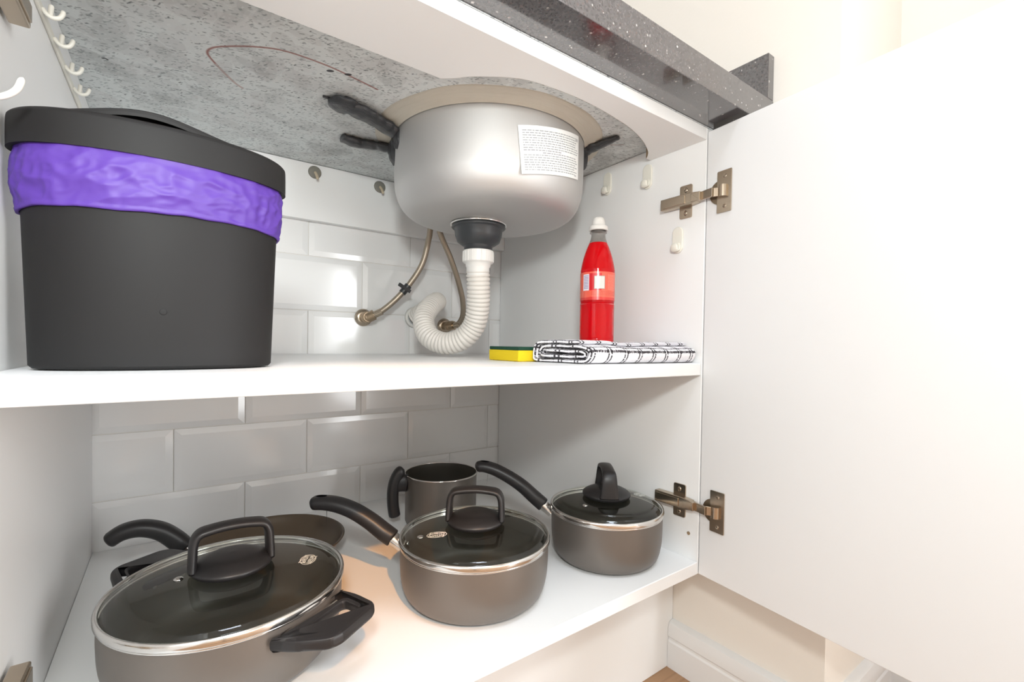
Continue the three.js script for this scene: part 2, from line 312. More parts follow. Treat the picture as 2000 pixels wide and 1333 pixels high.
// ------------------------------------------------------------------ the cabinet
const SH = 0.3010, ST = 0.0185;
const cab = thing('base_cabinet', 'white base cabinet under the sink with its doors standing open', 'cabinet', [0, 0, 0]);
const zb = 0.001;
part('side_panel', bx(0, 0.018, -0.0185, GR - 0.0005, zb, D), M.board, cab);
part('side_panel', bx(XL - 0.018, XL, -0.0185, GR - 0.0005, zb, D), M.board, cab);
part('bottom_board', bx(XL + 0.0002, -0.0002, -0.0185, 0, zb, D), M.board, cab);
part('shelf', bx(XL + 0.0004, -0.0012, SH - ST, SH, zb, D - 0.001, 0.0015), M.board, cab);
part('toe_kick', bx(XL - 0.018, WX - 0.0005, FL, -0.019, 0.424, 0.442), M.board, cab);
part('back_rail', bx(XL + 0.0004, -0.0004, 0.5485, GR - 0.0006, zb, 0.016), M.board, cab);
{ // front rail lying flat under the worktop, its back edge sawn out in an arc around the bowl
  const s = new THREE.Shape(), z = (v) => -v; s.moveTo(XL + 0.0004, z(D - 0.0005)); s.lineTo(-0.0004, z(D - 0.0005)); s.lineTo(-0.0004, z(0.4365)); s.lineTo(-0.0123, z(0.4365));
  const arc = new THREE.SplineCurve([[-0.0123, 0.4365], [-0.021, 0.446], [-0.036, 0.458], [-0.0715, 0.4759], [-0.114, 0.490], [-0.159, 0.4982], [-0.2071, 0.5034], [-0.2571, 0.5034], [-0.3134, 0.4948], [-0.3588, 0.4663], [-0.378, 0.447], [-0.3894, 0.4375]].map(p => new THREE.Vector2(p[0], -p[1]))).getPoints(60);
  arc.slice(1).forEach(p => s.lineTo(p.x, p.y)); s.lineTo(XL + 0.0004, z(0.4375)); s.closePath();
  const rail = part('front_rail', slab(s, 0.0175, 0).rotateX(-Math.PI / 2).translate(0, GR - 0.0006 - 0.0175, 0), M.board, cab);
  // raw chipboard seen where the arc was cut
  const p = [], n = arc.length; for (let i = 0; i < n; i++) for (const yy of [GR - 0.018, GR - 0.0012]) p.push(arc[i].x, yy, -arc[i].y - 0.0004 - 0.0005 * Math.abs(perlin.noise(i * 0.7, yy * 90, 2)));
  const q = []; for (let i = 0; i < n - 1; i++) { const a = 2 * i; q.push(a, a + 1, a + 2, a + 1, a + 3, a + 2); }
  // closed thin strip
  const back = p.length / 3; for (let i = 0; i < n; i++) for (const yy of [GR - 0.018, GR - 0.0012]) p.push(arc[i].x, yy, -arc[i].y + 0.001);
  for (let i = 0; i < n - 1; i++) { const a = back + 2 * i; q.push(a, a + 2, a + 1, a + 1, a + 2, a + 3); const f = 2 * i; q.push(f, f + 2, back + f, back + f, f + 2, back + f + 2); }
  const g = new THREE.BufferGeometry(); g.setAttribute('position', new THREE.Float32BufferAttribute(p, 3)); g.setIndex(q); g.computeVertexNormals();
  g.setAttribute('uv', new THREE.BufferAttribute(new Float32Array(p.length / 3 * 2).map((_, i) => i % 2 ? p[(i >> 1) * 3 + 1] * 20 : p[(i >> 1) * 3] * 20), 2));
  part('sawn_edge', g, M.chipboard, rail, 'brown raw chipboard edge of the sawn arc');
}
// doors
function door(hx, dir, open) {
  const w = 0.368, t = 0.018, g = new RoundedBoxGeometry(w, 0.663, t, 2, 0.0012);
  g.translate(w / 2, 0, -t / 2);                      // runs along +x, inner face at z = 0
  const m = part('door', g, M.dimmedBoard, cab); m.position.set(hx, -0.0175 + 0.3315, D + 0.0012); return m;
}
const DA = Math.atan2(1, -0.10);                      // the right door's direction in the (x, z) plane
const dR = door(0.0005, 1, 0); dR.rotation.y = -DA;   // inner face towards the camera side
const dL = door(XL - 0.016, -1, 0); dL.geometry = dL.geometry.clone().translate(0, 0, 0.018); dL.rotation.y = -(Math.PI / 2 + 0.30);
// concealed hinges
const hingeParts = (() => {
  const w = 0.0105, h = 0.0255;
  const s = round([[-w, -h], [w, -h], [w, h], [-w, h]], 0.003);
  for (const y of [-0.0175, 0.0175]) { const o = new THREE.Path(); o.absellipse(0, y, 0.0026, 0.0040, 0, Math.PI * 2); s.holes.push(o); }
  const wing = slab(s, 0.0022, 0.0004, 8);            // in xy, facing z
  const screw = merge([new THREE.SphereGeometry(0.0032, 16, 8, 0, Math.PI * 2, 0, Math.PI / 2).rotateX(Math.PI / 2).scale(1, 1, 0.5)]);
  return { wing, screw };
})();
function hinge(x, y, z, sx) {
  // local frame: x = along the panel towards the door (world +z), y up, z = away from the panel
  const h = grp('hinge', cab, 'nickel plated concealed hinge'); h.position.set(x, y, z); h.rotation.y = -Math.PI / 2; if (sx < 0) { h.scale.z = -1; }
  const m = part('mounting_plate', hingeParts.wing.clone().translate(-0.032, 0, 0.0002), M.nickel, h);
  for (const sy of [-0.0175, 0.0175]) part('screw', hingeParts.screw.clone().translate(-0.032, sy, 0.0018), M.nickel, h);
  // arm: a pressed channel that narrows towards the door
  const base = slab(round([[-0.070, -0.0088], [-0.020, -0.0088], [-0.006, -0.0072], [-0.006, 0.0072], [-0.020, 0.0088], [-0.070, 0.0088]], 0.0015), 0.0115, 0.0012, 6).translate(0, 0, 0.002);
  const topc = slab(round([[-0.066, -0.0062], [-0.026, -0.0062], [-0.026, 0.0062], [-0.066, 0.0062]], 0.001), 0.0016, 0.0005, 4).translate(0, 0, 0.0132);
  part('arm', [base, topc], M.nickel, h);
  const link = [slab(round([[-0.016, -0.0064], [-0.001, -0.0064], [-0.001, 0.0064], [-0.016, 0.0064]], 0.0008), 0.0100, 0.0008, 4).translate(0, 0, 0.0045),
    new RoundedBoxGeometry(0.024, 0.0128, 0.0036, 2, 0.0008).rotateY(-0.22).translate(0.0075, 0, 0.0105)];
  part('link', link, M.nickel, h);
  return h;
}
function cupFlange() {   // screwed to the door's inner face
  const s = round([[-0.0115, -0.030], [0.0115, -0.030], [0.0115, 0.030], [-0.0115, 0.030]], 0.0015);
  for (const yy of [-0.0215, 0.0215]) { const o = new THREE.Path(); o.absarc(0.001, yy, 0.0025, 0, Math.PI * 2); s.holes.push(o); }
  const o = new THREE.Path(); o.absellipse(-0.003, 0, 0.0085, 0.0125, 0, Math.PI * 2); s.holes.push(o);
  return s;
}
for (const y of [0.5495, 0.0860]) {
  const h = hinge(0.0, y, D, 1);
  // flange in world axes relative to the hinge frame: hinge x = world +z, hinge z = world -x
  const s = cupFlange();
  const ang = 0.10;                                    // door leans by 0.1 rad towards the inside
  const F = [slab(s, 0.0016, 0.0004, 16)];
  const place = (g) => g.rotateY(-0.0).translate(0.0305, 0, 0).rotateY(-ang).translate(0.0012, 0, 0.0004);
  part('cup_plate', F.map(place), M.nickel, h);
  part('cup', place(new THREE.CylinderGeometry(0.0172, 0.0172, 0.0022, 36).rotateX(Math.PI / 2).translate(-0.0065, 0, 0.0002)), M.nickelDark, h, 'dark hollow hinge cup');
  part('pivot', place(merge([new THREE.CylinderGeometry(0.0062, 0.0062, 0.0165, 20).translate(-0.001, 0, 0.0030), new RoundedBoxGeometry(0.014, 0.0130, 0.0040, 2, 0.0008).rotateY(0.5).translate(-0.008, 0, 0.0045)])), M.nickel, h);
  for (const yy of [-0.0215, 0.0215]) part('screw', place(hingeParts.screw.clone().translate(0.001, yy, 0.0006)), M.nickel, h);
}
for (const [y, z] of [[0.556, D - 0.016], [0.076, D - 0.018]]) hinge(XL, y, z, -1);
part('drill_hole', new THREE.CylinderGeometry(0.0026, 0.0026, 0.0012, 16).rotateZ(Math.PI / 2).translate(0.0003 - 0.0006, 0.0387, 0.5209), M.chipboard, cab, 'small brown drill hole under the lower hinge');

// ------------------------------------------------------------------ worktop
const SX = -0.2195, SZ = 0.283, SR = 0.154;
{
  const ct = thing('granite_worktop', 'dark speckled granite worktop with a rough grey underside above the open cabinet', 'worktop', [0, GR, 0]);
  const s = new THREE.Shape(), x0 = -1.9, x1 = WX - 0.0005, zf = 0.594; s.moveTo(x0, 0.0005); s.lineTo(x1, 0.0005); s.lineTo(x1, -zf); s.lineTo(x0, -zf); s.closePath();
  const hole = new THREE.Path(); hole.absarc(SX, -SZ, SR + 0.001, 0, Math.PI * 2); s.holes.push(hole);
  const sl = slab(s, 0.0395, 0.0008, 48).rotateX(-Math.PI / 2).translate(0, 0.001, 0);
  part('slab', uvMetres(sl), M.granite, ct);
  const u = new THREE.Shape(); u.moveTo(XL - 0.018, -0.001); u.lineTo(0.018, -0.001); u.lineTo(0.018, -D + 0.0005); u.lineTo(XL - 0.018, -D + 0.0005); u.closePath();
  const h2 = new THREE.Path(); h2.absarc(SX, -SZ, SR + 0.001, 0, Math.PI * 2); u.holes.push(h2);
  const ug = slab(u, 0.0009, 0, 48).rotateX(-Math.PI / 2).translate(0, 0.0001, 0), p = ug.attributes.position, uv = ug.attributes.uv;
  for (let i = 0; i < p.count; i++) uv.setXY(i, (p.getX(i) - UND.x0) / UND.w, 1 - (p.getZ(i) - UND.z0) / UND.h);
  part('underside', ug, M.underside, ct, 'rough grey unpolished underside with a red marker curve');
  part('upstand', uvMetres(bx(0.0625, x1, 0.0407, 0.1065, 0.001, zf, 0.001)), M.granite, ct, 'raised granite strip along the wall');
}

// ------------------------------------------------------------------ sink
{
  const sk = thing('sink', 'round stainless steel sink bowl hanging under the worktop, with a paper sticker', 'sink', [SX, GR, SZ]);
  const outer = [[SR - 0.0008, 0.0005], [SR - 0.0006, -0.03], [SR - 0.0012, -0.075], [SR - 0.0035, -0.092], [SR - 0.010, -0.108], [SR - 0.021, -0.1195], [SR - 0.037, -0.1255], [0.085, -0.1285], [0.046, -0.1305], [0.030, -0.1310]];
  const inner = outer.map(([r, y]) => [r - 0.0012, y + 0.0012]).reverse();
  const o = smooth(outer, 70), prof = [...o, ...smooth(inner, 70)];
  part('bowl', lathe(prof, 128), M.steel, sk);
  // resin bead and flange between bowl and stone
  const bead = new THREE.LatheGeometry([[SR + 0.0002, -0.0085], [SR + 0.004, -0.0065], [SR + 0.010, -0.0048], [SR + 0.0165, -0.0042], [SR + 0.0190, -0.0028], [SR + 0.0225, -0.0022], [SR + 0.0270, -0.0010], [SR + 0.0285, 0.0004]].map(q => new THREE.Vector2(...q)), 160);
  { const p = bead.attributes.position; for (let i = 0; i < p.count; i++) { const x = p.getX(i), y = p.getY(i), z = p.getZ(i), r = Math.hypot(x, z), a = Math.atan2(z, x); if (r > SR + 0.002) { const k = 1 + 0.012 * perlin.noise(Math.cos(a) * 3, Math.sin(a) * 3, 4 + r * 30); p.setXYZ(i, x * k, y - (y < -0.0015 ? 0.0012 * perlin.noise(Math.cos(a) * 9, Math.sin(a) * 9, r * 60) : 0), z * k); } } bead.computeVertexNormals(); }
  part('resin_bead', bead, M.resin, sk, 'cream resin bead around the rim');
  // black tar-like fixing straps: uneven lumps from the bowl out along the stone
  const W = (x, z) => V(x - SX, 0, z - SZ);
  function strap(pts, wid, th, seed) {
    const c = new THREE.CatmullRomCurve3(pts.map(([x, z, y]) => W(x, z).setY(y)));
    return sweep(null, { curve: c, side: V(0, 0, 1).applyAxisAngle(V(0, 1, 0), -Math.atan2(pts.at(-1)[1] - pts[0][1], pts.at(-1)[0] - pts[0][0])), n: 60, m: 14, w: t => cap(t, 0.05, 0.05) * wid(t) * (1 + 0.28 * perlin.noise(t * 9, seed, 1.3)), h: t => cap(t, 0.05, 0.05) * th(t) * (1 + 0.3 * perlin.noise(t * 8, seed, 7.7)) });
  }
  const blob = (x, z, y, rx, ry, rz, sd) => { const g = new THREE.SphereGeometry(1, 24, 16), p = g.attributes.position; for (let i = 0; i < p.count; i++) { const k = 1 + 0.22 * perlin.noise(p.getX(i) * 1.6 + sd, p.getY(i) * 1.6, p.getZ(i) * 1.6); p.setXYZ(i, p.getX(i) * k * rx, p.getY(i) * k * ry, p.getZ(i) * k * rz); } g.computeVertexNormals(); const w = W(x, z); return g.translate(w.x, y, w.z); };
  part('fixing_strap', [strap([[-0.462, 0.280, -0.004], [-0.440, 0.279, -0.007], [-0.415, 0.272, -0.008], [-0.388, 0.262, -0.010], [-0.372, 0.262, -0.016]], t => lerp(0.018, 0.014, t), () => 0.007, 1), blob(-0.456, 0.281, -0.006, 0.020, 0.007, 0.021, 2), blob(-0.371, 0.262, -0.020, 0.006, 0.018, 0.012, 5), strap([[-0.482, 0.276, -0.001], [-0.470, 0.278, -0.002]], () => 0.0028, () => 0.0015, 4)], M.tar, sk, 'black tar strap on the left of the bowl');
  part('fixing_strap', [strap([[-0.428, 0.168, -0.003], [-0.405, 0.170, -0.006], [-0.375, 0.180, -0.007], [-0.352, 0.200, -0.012]], t => lerp(0.014, 0.009, t), () => 0.006, 11), blob(-0.366, 0.235, -0.028, 0.006, 0.024, 0.014, 8), blob(-0.360, 0.215, -0.018, 0.006, 0.014, 0.014, 3)], M.tar, sk, 'black tar strap behind the left one');
  part('fixing_strap', [strap([[-0.100, 0.368, -0.014], [-0.095, 0.385, -0.008], [-0.090, 0.410, -0.006], [-0.083, 0.440, -0.003]], t => lerp(0.014, 0.006, t), t => lerp(0.007, 0.003, t), 21), blob(-0.1015, 0.378, -0.020, 0.010, 0.020, 0.010, 9)], M.tar, sk, 'black tar strap on the right of the bowl');
  // paper sticker on the bowl's side
  const [c, g] = canvas(512, 288); g.fillStyle = '#f3f4f3'; g.fillRect(0, 0, 512, 288);
  for (let r = 0; r < 17; r++) { let x = 22; const y = 26 + r * 14.6, end = r === 8 ? 300 : 440 + 50 * rnd(); if (r === 9) x = 150; while (x < end) { const w = 6 + rnd() * 26; g.fillStyle = r === 8 || r === 9 ? 'rgba(120,122,128,0.75)' : 'rgba(128,132,136,0.75)'; g.fillRect(x, y, w, 6); x += w + 5; } }
  g.fillStyle = '#c4c5c6'; g.fillRect(462, 24, 36, 20); g.fillRect(448, 262, 30, 10);
  const SM = std({ map: canvasTex(c), roughness: 0.7 });
  const pos = [], uv = [], idx = [], NA = 24, a0 = 0.24, a1 = 1.02;
  for (const rr of [0.0006, 0.0001]) for (let i = 0; i <= NA; i++) for (let j = 0; j < 2; j++) {
    const s = i / NA, th = lerp(a0 + (1 - j) * 0.045, a1 + (1 - j) * 0.02, s), y = (j ? -0.0345 : -0.0985) + 0.019 * s, r = SR + rr + (j ? 0 : -0.001);
    pos.push(r * (Math.cos(th) * -0.545 + Math.sin(th) * 0.839), y, r * (Math.cos(th) * 0.839 + Math.sin(th) * 0.545)); uv.push(s, j);
  }
  for (const o of [0, (NA + 1) * 2]) for (let i = 0; i < NA; i++) { const a = o + 2 * i; o ? idx.push(a, a + 1, a + 2, a + 1, a + 3, a + 2) : idx.push(a, a + 2, a + 1, a + 1, a + 2, a + 3); }
  const sg = new THREE.BufferGeometry(); sg.setAttribute('position', new THREE.Float32BufferAttribute(pos, 3)); sg.setAttribute('uv', new THREE.Float32BufferAttribute(uv, 2)); sg.setIndex(idx); sg.computeVertexNormals();
  part('sticker', sg, SM, sk, 'white paper sticker with small grey print');
  // strainer body under the outlet
  const dx = -0.2332 - SX, dz = 0.273 - SZ;
  part('strainer_ring', lathe([[0.030, -0.1300], [0.046, -0.1302], [0.0472, -0.1322], [0.0455, -0.1338], [0.030, -0.1340]], 64).translate(dx, 0, dz), M.chrome, sk);
  part('strainer_cup', lathe([[0.0001, -0.1335], [0.044, -0.1335], [0.0447, -0.1365], [0.0425, -0.1385], [0.0395, -0.1400], [0.0385, -0.150], [0.035, -0.160], [0.027, -0.1655], [0.0235, -0.1675], [0.0230, -0.180], [0.0001, -0.180]], 64).translate(dx, 0, dz), M.rubber, sk, 'black plastic strainer cup');
}
// corrugated waste hose
{
  const t = thing('drain_hose', 'white corrugated drain hose bent into a trap below the sink', 'drain hose', [-0.2332, 0, 0.273]);
  const o = V(-0.2332, 0, 0.273);
  const ribs = []; for (let k = 0; k < 20; k++) { const a = k / 20 * 6.2832; ribs.push(new THREE.BoxGeometry(0.0022, 0.017, 0.002).rotateY(-a).translate(Math.cos(a) * 0.0247, 0.4685, Math.sin(a) * 0.0247)); }
  part('coupling_nut', [lathe([[0.019, 0.4790], [0.0245, 0.4785], [0.0253, 0.477], [0.0253, 0.461], [0.0245, 0.4585], [0.021, 0.457], [0.0205, 0.452], [0.0190, 0.4505], [0.0190, 0.444], [0.0182, 0.4435], [0.0182, 0.437], [0.017, 0.4365]], 48), ...ribs], M.whitePlastic, t, 'ribbed white coupling nut');
  const pts = [[-0.2332, 0.445, 0.273], [-0.2300, 0.421, 0.270], [-0.2255, 0.385, 0.262], [-0.2255, 0.356, 0.250], [-0.2372, 0.3335, 0.233], [-0.2565, 0.3245, 0.205], [-0.2725, 0.3375, 0.172], [-0.2680, 0.3676, 0.142], [-0.2400, 0.3945, 0.112], [-0.2110, 0.4080, 0.080], [-0.2075, 0.4030, 0.050], [-0.2140, 0.3905, 0.022], [-0.2219, 0.3797, 0.0035]].map(p => V(...p).sub(o));
  const c = new THREE.CatmullRomCurve3(pts), L = c.getLength(), R = 63;
  const rib = t => { const s = t * R % 1; return 0.0172 + 0.0026 * Math.pow(Math.abs(Math.cos(Math.PI * s)), 0.7); };
  part('corrugated_tube', new THREE.BufferGeometry().copy(frenetTube(c, R * 8, 24, rib)), M.hoseWhite, t);
  part('wall_collar', lathe([[0.017, -0.002], [0.0225, -0.002], [0.0225, 0.003], [0.0205, 0.005], [0.0185, 0.006]], 40).rotateX(Math.PI / 2).translate(-0.2222 + 0.2332, 0.379, -0.273 + 0.002), M.grout, t);
}
function frenetTube(c, n, m, rf) {
  const fr = c.computeFrenetFrames(n, false), pos = [], idx = [], uv = [];
  for (let i = 0; i <= n; i++) { const P = c.getPointAt(i / n), r = rf(i / n); for (let j = 0; j <= m; j++) { const a = j / m * 6.283185307, X = P.clone().addScaledVector(fr.normals[i], Math.cos(a) * r).addScaledVector(fr.binormals[i], Math.sin(a) * r); pos.push(X.x, X.y, X.z); uv.push(i / n, j / m); } }
  const k = m + 1; for (let i = 0; i < n; i++) for (let j = 0; j < m; j++) { const a = i * k + j; idx.push(a, a + 1, a + k, a + 1, a + k + 1, a + k); }
  const g = new THREE.BufferGeometry(); g.setAttribute('position', new THREE.Float32BufferAttribute(pos, 3)); g.setAttribute('uv', new THREE.Float32BufferAttribute(uv, 2)); g.setIndex(idx); g.computeVertexNormals(); return g;
}
// braided supply hoses
function supply(label, base, pts, nut, tie) {
  const t = thing('supply_hose', label, 'supply hose', base), o = V(...base);
  const c = new THREE.CatmullRomCurve3(pts.map(p => V(...p).sub(o)));
  part('hose', frenetTube(c, 220, 14, q => 0.0056 + 0.0003 * Math.sin(q * 700)), M.braid, t);
  const e = c.getPointAt(1), d = c.getTangentAt(1), e0 = c.getPointAt(0.955);
  const q = new THREE.Quaternion().setFromUnitVectors(V(0, 1, 0), d);
  part('crimp', new THREE.CylinderGeometry(0.0070, 0.0070, 0.020, 20).applyQuaternion(q).translate(e0.x, e0.y, e0.z), M.nickel, t);
  part('nut', new THREE.CylinderGeometry(0.0105, 0.0105, 0.014, 6).applyQuaternion(q).translate(e.x, e.y, e.z), M.brass, t);
  part('elbow', [new THREE.CylinderGeometry(0.009, 0.0095, nut[2] + 0.012, 20).rotateX(Math.PI / 2).translate(nut[0] - o.x, nut[1] - o.y, (nut[2] + 0.004) / 2 - o.z), new THREE.SphereGeometry(0.0115, 20, 14).translate(nut[0] - o.x, nut[1] - o.y, nut[2] - o.z)], M.brass, t);
  part('wall_flange', lathe([[0.0001, -0.002], [0.017, -0.002], [0.0175, 0.001], [0.014, 0.004], [0.010, 0.006], [0.0001, 0.006]], 28).rotateX(Math.PI / 2).translate(nut[0] - o.x, nut[1] - o.y, 0.0005 - o.z), M.nickel, t);
  if (tie) { const P = c.getPointAt(tie), T = c.getTangentAt(tie), Q = new THREE.Quaternion().setFromUnitVectors(V(0, 1, 0), T);
    part('hose_tag', [new THREE.CylinderGeometry(0.0072, 0.0072, 0.020, 16).applyQuaternion(Q).translate(P.x, P.y, P.z), new RoundedBoxGeometry(0.028, 0.007, 0.004, 2, 0.001).rotateZ(-0.5).translate(P.x - 0.004, P.y + 0.002, P.z + 0.006)], M.rubber, t, 'black clip on the hose'); }
  return t;
}
supply('braided supply hose with a black clip, running left to the wall', [-0.3324, 0.3746, 0], [[-0.190, 0.600, 0.100], [-0.2240, 0.5750, 0.088], [-0.2294, 0.5347, 0.080], [-0.2384, 0.484, 0.070], [-0.2608, 0.442, 0.060], [-0.2884, 0.4071, 0.050], [-0.3130, 0.3840, 0.038], [-0.3270, 0.3760, 0.029]], [-0.3330, 0.3738, 0.022], 0.70);
supply('braided supply hose hanging straight down behind the white drain hose', [-0.1500, 0.3640, 0], [[-0.240, 0.610, 0.110], [-0.2195, 0.5578, 0.100], [-0.2125, 0.5367, 0.100], [-0.1885, 0.4968, 0.095], [-0.1644, 0.4535, 0.085], [-0.1470, 0.4129, 0.075], [-0.1391, 0.3814, 0.060], [-0.1425, 0.3660, 0.045], [-0.1490, 0.3635, 0.030]], [-0.1510, 0.3630, 0.022]);

// ------------------------------------------------------------------ pots and pans
// interpolated heavy-bottomed body
function potBody(t, R, H, k, rimMat = true) {
  const b = R * k, out = smooth([[0.0001, 0], [b * 0.55, 0], [b * 0.86, 0.0006], [b * 0.99, 0.004], [lerp(b, R, 0.55), H * 0.18], [lerp(b, R, 0.9), H * 0.42], [R, H * 0.72], [R, H]], 70).map(([r, y]) => [Math.max(0.0001, r), Math.max(0, y)]);
  const th = 0.0022, inn = smooth([[R - th, H], [R - th, H * 0.72], [lerp(b, R, 0.9) - th, H * 0.42], [lerp(b, R, 0.5) - th, H * 0.18], [b * 0.96 - th, 0.006], [b * 0.8, 0.0036], [b * 0.4, 0.0034], [0.0001, 0.0034]], 70);
  part('body', lathe(out, 96), M.potOut, t);
  part('lining', lathe([[R - 0.0004, H - 0.0002], ...inn], 96), M.potIn, t, 'dark non-stick lining');
  if (rimMat) part('rim', new THREE.TorusGeometry(R - 0.0006, 0.0017, 12, 128).rotateX(Math.PI / 2).translate(0, H, 0), M.chrome, t, 'bare metal rim');
}
function glassDome(R, y0, h) {   // low dome, a single sheet
  return lathe(smooth([[R - 0.0022, y0], [R - 0.0050, y0 + 0.0022], [R - 0.0085, y0 + 0.0060], [R - 0.014, y0 + 0.0085], [R * 0.78, y0 + lerp(0.0085, h, 0.45)], [R * 0.5, y0 + lerp(0.0085, h, 0.8)], [R * 0.2, y0 + h * 0.99], [0.0005, y0 + h]], 60), 128);
}
function logo(R, y0, h, az, rad, rot) {   // oval with a tilted plate of strokes, printed on the glass
  const ring = new THREE.Shape(); ring.absellipse(0, 0, 0.0125, 0.0078, 0, Math.PI * 2); const hole = new THREE.Path(); hole.absellipse(0, 0, 0.0115, 0.0069, 0, Math.PI * 2); ring.holes.push(hole);
  const bars = [new THREE.ShapeGeometry(ring, 24)];
  const q = (x, y, w, hh, a = 0) => bars.push(new THREE.PlaneGeometry(w, hh).rotateZ(a).translate(x, y, 0.0001));
  const r = -0.12; q(0, 0.0058, 0.019, 0.0009, r); q(0, -0.0058, 0.019, 0.0009, r); q(-0.0092, 0, 0.0009, 0.0115, r); q(0.0092, 0, 0.0009, 0.0115, r);
  for (const yy of [0.0028, -0.0028]) for (let i = 0; i < 4; i++) { const x = -0.0066 + i * 0.0044; q(x - 0.0013, yy, 0.0011, 0.0042, r); q(x + 0.0013, yy, 0.0011, 0.0042, r); q(x, yy + (i % 2 ? 0.0016 : -0.0016), 0.0030, 0.0010, r); if (i !== 2) q(x, yy, 0.0026, 0.0009, r + 0.5); }
  const g = merge(bars).rotateX(-Math.PI / 2).rotateY(rot), p = g.attributes.position;
  const top = r => y0 + h - (h - 0.0085) * Math.pow(r / (R - 0.014), 2) + 0.0011;
  for (let i = 0; i < p.count; i++) { const x = p.getX(i) + Math.cos(az) * rad, z = p.getZ(i) + Math.sin(az) * rad; p.setXYZ(i, x, top(Math.hypot(x, z)) + p.getY(i), z); }
  return g;
}
function lid(t, R, y0, knobTurn, logoAt) {
  const L = grp('lid', t, 'clear glass lid with a steel band and black knob'), h = 0.0150;
  part('glass', glassDome(R, y0, h), M.glass, L);
  part('steel_band', lathe([[R - 0.0042, y0 - 0.0004], [R - 0.0046, y0 + 0.0018], [R - 0.0028, y0 + 0.0036], [R - 0.0010, y0 + 0.0034], [R, y0 + 0.0012], [R, y0 - 0.0026], [R - 0.0010, y0 - 0.0040], [R - 0.0024, y0 - 0.0038], [R - 0.0042, y0 - 0.0004]], 128), M.chrome, L);
  const kn = [lathe(smooth([[0.0001, y0 + h - 0.002], [0.026, y0 + h - 0.0015], [0.0345, y0 + h + 0.001], [0.0368, y0 + h + 0.0045], [0.0350, y0 + h + 0.0075], [0.0290, y0 + h + 0.0110], [0.0190, y0 + h + 0.0145], [0.0001, y0 + h + 0.0160]], 40), 56)];
  const yb = y0 + h + 0.006, c = [[-0.0345, 0], [-0.0342, 0.0120], [-0.0325, 0.0285], [-0.0285, 0.0345], [-0.018, 0.0370], [0, 0.0382], [0.018, 0.0370], [0.0285, 0.0345], [0.0325, 0.0285], [0.0342, 0.0120], [0.0345, 0]].map(([x, y]) => V(x, yb + y, 0));
  const loop = sweep(c, { side: V(0, 0, 1), n: 80, m: 18, p: 2.8, w: u => lerp(0.0145, 0.0095, Math.sin(Math.PI * Math.min(1, Math.max(0, u))) ** 0.8), h: () => 0.0041 });
  kn.push(loop);
  part('knob', kn.map(g => g.clone().rotateY(knobTurn)), M.bakelite, L);
  part('steam_vent', lathe([[0.0001, 0.0022], [0.0022, 0.0020], [0.0040, 0.0010], [0.0042, -0.0004], [0.0001, -0.0006]], 20).translate(Math.cos(logoAt[2]) * R * logoAt[3], y0 + h - (h - 0.0085) * (logoAt[3] * R / (R - 0.014)) ** 2 + 0.0006, Math.sin(logoAt[2]) * R * logoAt[3]), M.chrome, L);
  part('printed_mark', logo(R, y0, h, logoAt[0], R * logoAt[4], logoAt[1]), M.print, L, 'small white printed mark');
  return L;
}
const ev = new Evaluator(); ev.attributes = ['position', 'normal', 'uv'];
function longHandle(t, az, pts, { wid = 0.0120, th = 0.0102, hole = true } = {}) {
  // pts: [distance from the axis, height]
  const P = pts.map(([r, y]) => V(r, y, 0)), n = pts.length;
  const k = (u) => u < 0.12 ? lerp(0.86, 1.0, u / 0.12) : u < 0.55 ? 1.0 : lerp(1.0, 1.12, (u - 0.55) / 0.45);
  let g = sweep(P, { side: V(0, 0, 1), n: 64, m: 24, p: 2.6, w: u => wid * k(u) * cap(u, 0.03, 0.08), h: u => th * lerp(1.08, 0.84, u) * cap(u, 0.02, 0.05) });
  if (hole) {
    const c = new THREE.CatmullRomCurve3(P, false, 'centripetal'), q = c.getPointAt(0.885), T = c.getTangentAt(0.885);
    const b = new Brush(new THREE.CylinderGeometry(1, 1, 0.06, 24).scale(0.0075, 1, 0.0042)); b.geometry.applyQuaternion(new THREE.Quaternion().setFromUnitVectors(V(1, 0, 0), T)).translate(q.x, q.y, q.z); b.updateMatrixWorld();
    const a = new Brush(g); a.updateMatrixWorld(); const r = ev.evaluate(a, b, SUBTRACTION); g = r.geometry; g.clearGroups();
  }
  part('handle', g.clone().rotateY(-az), M.bakelite, t);
  const d = P[0].clone().sub(P[1]).normalize(), m0 = P[0].clone().addScaledVector(d, 0.004), q = new THREE.Quaternion().setFromUnitVectors(V(0, 1, 0), d);
  part('ferrule', new THREE.CylinderGeometry(0.0078, 0.0086, 0.022, 24).scale(1, 1, 1.15).applyQuaternion(q).translate(m0.x, m0.y, m0.z).rotateY(-az), M.chrome, t, 'short steel ferrule');
}
const rivet = (R, az, y) => new THREE.SphereGeometry(0.0036, 16, 10).scale(0.45, 1, 1).translate(R - 0.0028, y, 0).rotateY(-az);
const deg = (a) => a * Math.PI / 180;
// centre saucepan
{
  const t = thing('saucepan', 'large grey saucepan with glass lid in the middle of the bottom board', 'saucepan', [-0.3213, 0, 0.4175]);
  const R = 0.0955, H = 0.0705; potBody(t, R, H, 0.86); lid(t, R + 0.0022, H + 0.0048, deg(-38), [deg(178), deg(-32), deg(-174), 0.76, 0.58]);
  longHandle(t, deg(-140), [[0.108, 0.0640], [0.122, 0.0735], [0.142, 0.0880], [0.166, 0.1010], [0.190, 0.1080], [0.212, 0.1090], [0.222, 0.1070]]);
  part('rivet', rivet(R, deg(-134), 0.054), M.chrome, t); part('rivet', rivet(R, deg(-146), 0.054), M.chrome, t);
}
